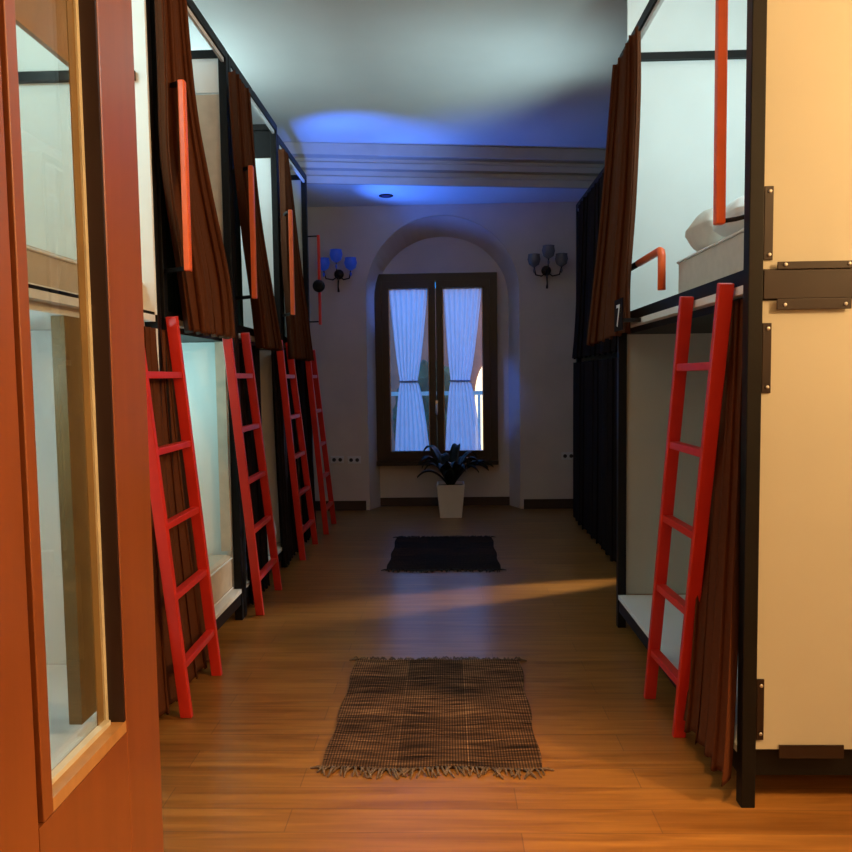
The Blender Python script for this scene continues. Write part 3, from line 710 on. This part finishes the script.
# ------------------------------------------------------------------ lights
def light(kind, name, loc, col, power, size=0.1, target=None, **kw):
    d = bpy.data.lights.new(name, kind); d.color = col; d.energy = power
    if kind == 'POINT': d.shadow_soft_size = size
    if kind == 'SPOT': d.shadow_soft_size = size; d.spot_size = kw.get('angle', 1.0); d.spot_blend = kw.get('blend', 0.5)
    if kind == 'AREA':
        d.shape = 'RECTANGLE'; d.size = size; d.size_y = kw.get('size_y', size)
        if 'spread' in kw: d.spread = kw['spread']
    o = bpy.data.objects.new(name, d); COL.objects.link(o); o.location = loc
    if target is not None: o.rotation_euler = (Vector(target) - Vector(loc)).to_track_quat('-Z', 'Y').to_euler()
    return o
WARM = (1.0, 0.60, 0.25); COOL = (0.64, 0.93, 1.0); BLUE = (0.04, 0.17, 1.0)
light('POINT', 'warm_room_lamp', (2.85, 0.95, 2.85), WARM, 275, 0.14)
light('SPOT', 'floor_fill_spot', (0.35, 1.0, 3.7), WARM, 460, 0.10, (0.15, 2.15, 0.0), angle=0.66, blend=1.0)  # added fill that brightens the near floor, no known fitting
light('POINT', 'warm_hall_lamp', (0.5, -1.2, 2.6), WARM, 22, 0.2)
light('POINT', 'berth_lamp', (1.55, 2.95, 3.12), COOL, 38, 0.06)
light('POINT', 'berth_lamp', (-1.75, 2.3, 3.10), (0.55, 0.92, 0.98), 26, 0.06)
light('POINT', 'berth_lamp', (-1.75, 2.3, 1.55), COOL, 10, 0.06)
light('POINT', 'berth_lamp', (-1.75, 4.0, 1.50), (0.40, 0.88, 0.90), 8, 0.06)
light('POINT', 'berth_lamp', (-1.75, 4.2, 3.50), COOL, 3, 0.06)  # weak fill added for the header panel, no lamp known in this berth
light('POINT', 'berth_lamp', (-1.9, 5.2, 3.20), COOL, 9, 0.06)
light('POINT', 'ceiling_fill_point', (-1.98, 5.5, 3.40), COOL, 9, 0.1)  # hidden fill added to brighten the ceiling, no fitting on the bunk
light('SPOT', 'ceiling_fill_spot', (1.60, 5.05, 2.45), COOL, 150, 0.45, (-0.2, 5.95, 3.8), angle=1.35, blend=1.0)  # added hidden spot that lifts the middle of the ceiling
g = light('SPOT', 'gap_lamp', (1.75, 5.56, 1.5), (1.0, 0.90, 0.72), 170, 0.03, (0.15, 5.0, 0.0), angle=1.25, blend=0.8)
g.scale = (0.16, 1.0, 1.0)
light('SPOT', 'blue_uplight', (-1.15, 6.3, 2.8), BLUE, 120, 0.05, (-0.80, 7.25, 3.8), angle=1.25, blend=0.9)
light('SPOT', 'blue_uplight', (-1.0, 7.70, 2.5), BLUE, 110, 0.05, (-0.15, 7.70, 3.43), angle=1.45, blend=0.9)
light('SPOT', 'blue_reveal_fill', (-1.1, 7.2, 3.2), BLUE, 150, 0.04, (0.66, 8.66, 1.3), angle=0.30, blend=0.9)  # added spot that tints the right niche reveal, no known fixture
light('SPOT', 'blue_reveal_fill', (1.25, 7.2, 3.2), BLUE, 130, 0.04, (-0.70, 8.66, 2.35), angle=0.30, blend=0.9)  # added spot that tints the left niche reveal, no known fixture

wd = bpy.data.worlds.new('dusk'); SC.world = wd; wd.use_nodes = True
bg = wd.node_tree.nodes['Background']; bg.inputs['Color'].default_value = (0.025, 0.32, 1.0, 1); bg.inputs['Strength'].default_value = 3.0
light('POINT', 'street_lamp_glow', (1.6, 12.4, 3.0), (1.0, 0.50, 0.30), 190, 0.2)

# ------------------------------------------------------------------ camera
cd = bpy.data.cameras.new('camera'); cam = bpy.data.objects.new('camera', cd); COL.objects.link(cam)
cd.sensor_fit = 'HORIZONTAL'; cd.sensor_width = 36.0; cd.lens = 740.0 / 852.0 * 36.0; cd.clip_start = 0.02; cd.clip_end = 100
fyv = Vector((21, -48, 740)).normalized()
dn = Vector((0.0137, 1, 0)); dn.z = -(fyv.x * dn.x + fyv.y * dn.y) / fyv.z; dn.normalize()
rx = dn.cross(fyv)
# image axes (right, down, forward) expressed in the world axes
right = Vector((rx.x, fyv.x, -dn.x)); down = Vector((rx.y, fyv.y, -dn.y)); fwd = Vector((rx.z, fyv.z, -dn.z))
mw = Matrix((right, -down, -fwd)).transposed().to_4x4(); mw.translation = Vector((0, 0, 1.5))
cam.matrix_world = mw
SC.camera = cam
vs = SC.view_settings
SC.display_settings.display_device = 'sRGB'
vs.view_transform = 'Standard'; vs.look = 'None'; vs.exposure = 0.0; vs.gamma = 1.0; vs.use_curve_mapping = False
